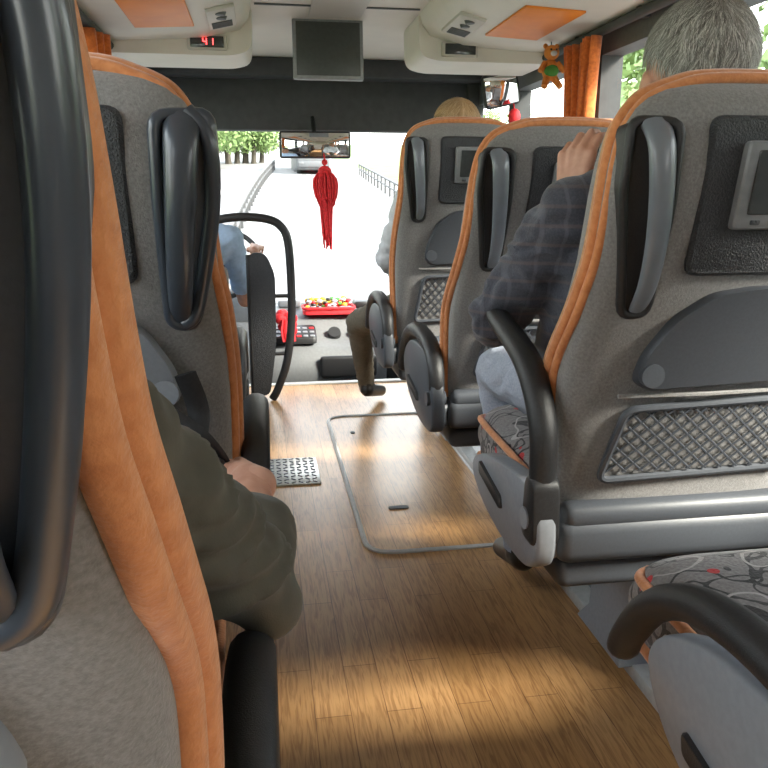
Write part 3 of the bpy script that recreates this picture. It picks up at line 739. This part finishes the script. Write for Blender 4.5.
b.tube([(.425,5.14,1.30),(.425,5.14,1.2)],.005,6); b.ell((.425,5.14,1.2),(.045,.03,.035),0,12); b.ell((.425,5.14,1.255),(.02,.02,.02),0,12)
for i in range(100):
    a=random.uniform(0,6.28); r=random.uniform(.01,.065); zz_=random.uniform(.70,.86) if r<.04 else random.uniform(.95,1.04)
    b.tube(catmull([(.425,5.14,1.22),(.425+r*math.cos(a)*1.2,5.14+r*math.sin(a),1.15),(.43+r*math.cos(a)*1.1,5.14+r*math.sin(a),1.04),(.435+r*math.cos(a+.3)*.8,5.14+r*math.sin(a),zz_)],3),.005,5)
b.build('threads',[RED],e)
e=empty('convex_mirror'); b=MB(); R=Matrix.Rotation(math.radians(-8),3,'Z')@Matrix.Rotation(math.radians(12),3,'X')@Matrix.Rotation(math.radians(-12),3,'Y')
MC=Vector((1.385,4.50,1.635))
b.box(MC,(.21,.05,.19),.03,0,R,4)
vs=[];fs=[]
for j in range(13):
    for i in range(13):
        u=(i-6)/6;v=(j-6)/6; q=Vector((u*.09,-.028-.02*(1-(u*u+v*v)/2),v*.08)); vs.append(MC+R@q)
for j in range(12):
    for i in range(12): fs.append((j*13+i,j*13+i+1,j*13+i+14,j*13+i+13))
b.add(vs,fs,1)
b.tube([MC+Vector((0,.03,.04)),MC+Vector((.02,.07,.12))],.012,8); b.build('housing',[BLK,MIR],e)
b=MB(); b.ell((1.44,4.40,1.48),(.035,.03,.045),0,14); b.ell((1.45,4.40,1.43),(.025,.02,.03),0,12); b.tube([(1.44,4.40,1.51),(1.44,4.42,1.55)],.004,6); b.build('red_pendant',[RED])
def curtain(x,y0,y1,z0,z1,name='window_curtain'):
    b=MB(); n=110; rows_=14; vs=[];fs=[]
    for j in range(rows_):
        t=j/(rows_-1); z=z1+(z0-z1)*t; pin=1-.30*math.sin(math.pi*min(1,t*1.1))
        ym=(y0+y1)/2
        for i in range(n):
            s=i/(n-1); ph=s*math.pi*15+1.1*math.sin(s*7+2*t)
            vs.append((x-.02-.03*math.sin(ph)-.02*math.sin(s*9),ym+(y1-y0)*(s-.5)*pin+.012*math.cos(ph),z))
    for j in range(rows_-1):
        for i in range(n-1): fs.append((j*n+i,j*n+i+1,(j+1)*n+i+1,(j+1)*n+i))
    b.add(vs,fs); o=b.build(name,[CURT],ang=80)
    m=o.modifiers.new('s','SOLIDIFY'); m.thickness=.003
curtain(1.455,3.28,3.58,.9,1.70)
curtain(1.455,-.0,.35,.9,1.70); curtain(-.62,3.45,3.75,.9,1.70)
e=empty('plush_tiger'); b=MB(); c=Vector((1.385,3.72,1.625))
b.ell(c,(.04,.035,.05),0); b.ell(c+Vector((0,-.01,.075)),(.036,.032,.034),0); b.ell(c+Vector((0,-.04,.068)),(.016,.014,.012),1,12)
for s in (-1,1):
    b.ell(c+Vector((s*.028,0,.105)),(.012,.008,.012),0,10); b.tube([c+Vector((s*.03,-.01,.03)),c+Vector((s*.06,-.03,-.01))],[.014,.012],8)
    b.tube([c+Vector((s*.02,-.01,-.04)),c+Vector((s*.04,-.04,-.08))],[.018,.015],8); b.ell(c+Vector((s*.013,-.038,.085)),(.005,.004,.005),2,8)
b.ell(c+Vector((0,-.012,-.005)),(.036,.034,.03),3); b.tube([c+Vector((0,0,.1)),c+Vector((.0,0,.13))],.003,6,mi=2)
b.build('body',[GOLD,WHITESH,BLK,GREENP],e)
# bag straps on the seat ahead
e=empty('shoulder_bag'); b=MB()
def ribbon(pts,w): b.tube(catmull(pts,6),w,8,flat=.25,ref=(1,0,0))
ribbon([(-.115,1.11,.80),(-.10,1.12,.74),(-.105,1.10,.68),(-.09,1.11,.60)],.016)
ribbon([(-.14,1.11,.74),(-.09,1.10,.70),(-.065,1.12,.64),(-.075,1.13,.56)],.012)
b.box((-.105,1.10,.63),(.07,.045,.10),.018,0,Matrix.Rotation(.3,3,'Y'),3); b.box((-.10,1.075,.65),(.025,.015,.03),.004,1)
b.build('bag',[BLK,DGREY],e)
# ------------------------------------------------------------ exterior
zr=lambda y:-1.4 if y<8 else -1.4+.076*(y-8)
def road(b):
    z=zr
    for (x0,x1,mi,dz) in ((-60,-7,1,-.05),(-7,9,0,0),(9,60,1,-.05)):
        ys=[-30,8,30,60,120,220]
        for i in range(5): b.add([(x0,ys[i],z(ys[i])+dz),(x1,ys[i],z(ys[i])+dz),(x1,ys[i+1],z(ys[i+1])+dz),(x0,ys[i+1],z(ys[i+1])+dz)],[(0,1,2,3)],mi)
    for x in (-2.0,3.6):
        for i in range(24):
            y=8+i*8; b.add([(x,y,z(y)+.02),(x+.18,y,z(y)+.02),(x+.18,y+4,z(y+4)+.02),(x,y+4,z(y+4)+.02)],[(0,1,2,3)],2)
single('road',[ASPH,GRASS,LINE],road)
def grail(name,xf,y0,y1,st):
    e=empty(name); b=MB(); ys=[y0+i*st for i in range(int((y1-y0)/st)+1)]
    for y in ys: b.box((xf(y),y,zr(y)+.42),(.10,.10,.80),.01)
    b.tube([(xf(y),y,zr(y)+.80) for y in ys],.07,6); b.tube([(xf(y),y,zr(y)+.45) for y in ys],.05,6)
    b.build('rail',[RAILM],e)
grail('guardrail',lambda y:-.9+.012*(y-10)+.0005*(y-10)**2,12,66,2)
grail('guardrail',lambda y:5.0+.05*(y-10),9,60,2)
e=empty('oncoming_coach'); b=MB(); yb=60; xb=4.1; z0=zr(yb)+.02
b.box((xb,yb+5,z0+1.85),(2.5,10,3.1),.25,0,seg=4); b.box((xb,yb-.02,z0+2.1),(2.2,.1,1.5),.1,1,seg=3); b.box((xb,yb-.03,z0+.75),(2.3,.12,.5),.08,2)
for s in (-1,1):
    b.box((xb+s*.9,yb-.08,z0+.8),(.4,.06,.2),.04,0); b.tube([(xb+s*1.0-.15,yb+2,z0+.45),(xb+s*1.0+.15,yb+2,z0+.45)],.44,16,mi=1); b.box((xb+s*1.4,yb-.2,z0+2.3),(.2,.2,.6),.05,1)
b.build('body',[COACHW,GLASSB,DGREY],e)
def treemesh():
    b=MB(); b.tube([(0,0,0),(.1,.05,1.5),(.0,.1,3.2)],[.22,.16,.08],8,mi=1)
    for i in range(2600):
        k=random.choice([(0,0,4.2,1.7),(1.0,.4,3.2,1.2),(-1.0,-.3,2.6,1.3),(.1,1,2.0,1.2),(.2,-.9,2.0,1.2),(0,0,5.4,1.1)])
        d=Vector((random.gauss(0,1),random.gauss(0,1),random.gauss(0,1))).normalized()*k[3]*random.uniform(.6,1.05)
        c=Vector(k[:3])+d; u=Vector((random.uniform(-1,1),random.uniform(-1,1),random.uniform(-1,1))).normalized(); w=u.cross(d).normalized()
        s=random.uniform(.10,.2); b.add([c-u*s,c-w*s*.6,c+u*s,c+w*s*.6],[(0,1,2,3)],0)
    me=D.meshes.new('roadside_tree'); me.from_pydata(b.v,[],b.f)
    for p,mi in zip(me.polygons,b.m): p.material_index=mi
    me.materials.append(LEAF); me.materials.append(BARK); return me
TM=treemesh()
def tree(x,y,s):
    o=D.objects.new('roadside_tree',TM); SC.collection.objects.link(o); o.location=(x,y,zr(y)-.02); o.scale=(s,s,s); o.rotation_euler=(0,0,random.uniform(0,6))
for i in range(14): tree(-10+i*.8,72+random.uniform(-6,6)+abs(i-7),random.uniform(1.1,1.6))
for i in range(6): tree(-7.5-i*.3+random.uniform(-1,1),38+i*7,random.uniform(.8,1.1))
for i in range(9): tree(9.5+random.uniform(0,3),-4+i*3.6,random.uniform(.9,1.2))
for i in range(5): tree(-9.5-random.uniform(0,3),-3+i*4.5,random.uniform(.9,1.2))
for i in range(5): tree(20+i*1.4,60+i*12,random.uniform(.8,1.0))
# ------------------------------------------------------------ light
w=D.worlds.new('sky'); SC.world=w; w.use_nodes=True; nt=w.node_tree; bg=nt.nodes['Background']
tc=nt.nodes.new('ShaderNodeTexCoord'); sp=nt.nodes.new('ShaderNodeSeparateXYZ'); cr=nt.nodes.new('ShaderNodeValToRGB')
cr.color_ramp.elements[0].position=0; cr.color_ramp.elements[0].color=(1,.98,.94,1); cr.color_ramp.elements[1].position=.7; cr.color_ramp.elements[1].color=(.80,.88,1,1)
nt.links.new(tc.outputs['Generated'],sp.inputs[0]); nt.links.new(sp.outputs['Z'],cr.inputs[0]); nt.links.new(cr.outputs[0],bg.inputs[0]); bg.inputs[1].default_value=5.6
l=D.lights.new('sun','SUN'); l.energy=13; l.angle=math.radians(16); l.color=(1,.93,.82); o=D.objects.new('sun',l); SC.collection.objects.link(o)
o.rotation_euler=Vector((.66,-.48,.58)).to_track_quat('Z','Y').to_euler()
# ------------------------------------------------------------ camera
cam=D.cameras.new('camera'); co=D.objects.new('camera',cam); SC.collection.objects.link(co)
cam.sensor_width=36; cam.sensor_fit='HORIZONTAL'; cam.lens=36.0; cam.clip_start=.02; cam.clip_end=600
co.location=(0,0,1.05); psi=math.radians(8.98); th=math.radians(13.82)
co.rotation_euler=(math.pi/2-th,0,-psi)
SC.camera=co
try:
    SC.view_settings.view_transform='Standard'; SC.view_settings.exposure=.4
except Exception as ex: print(ex)
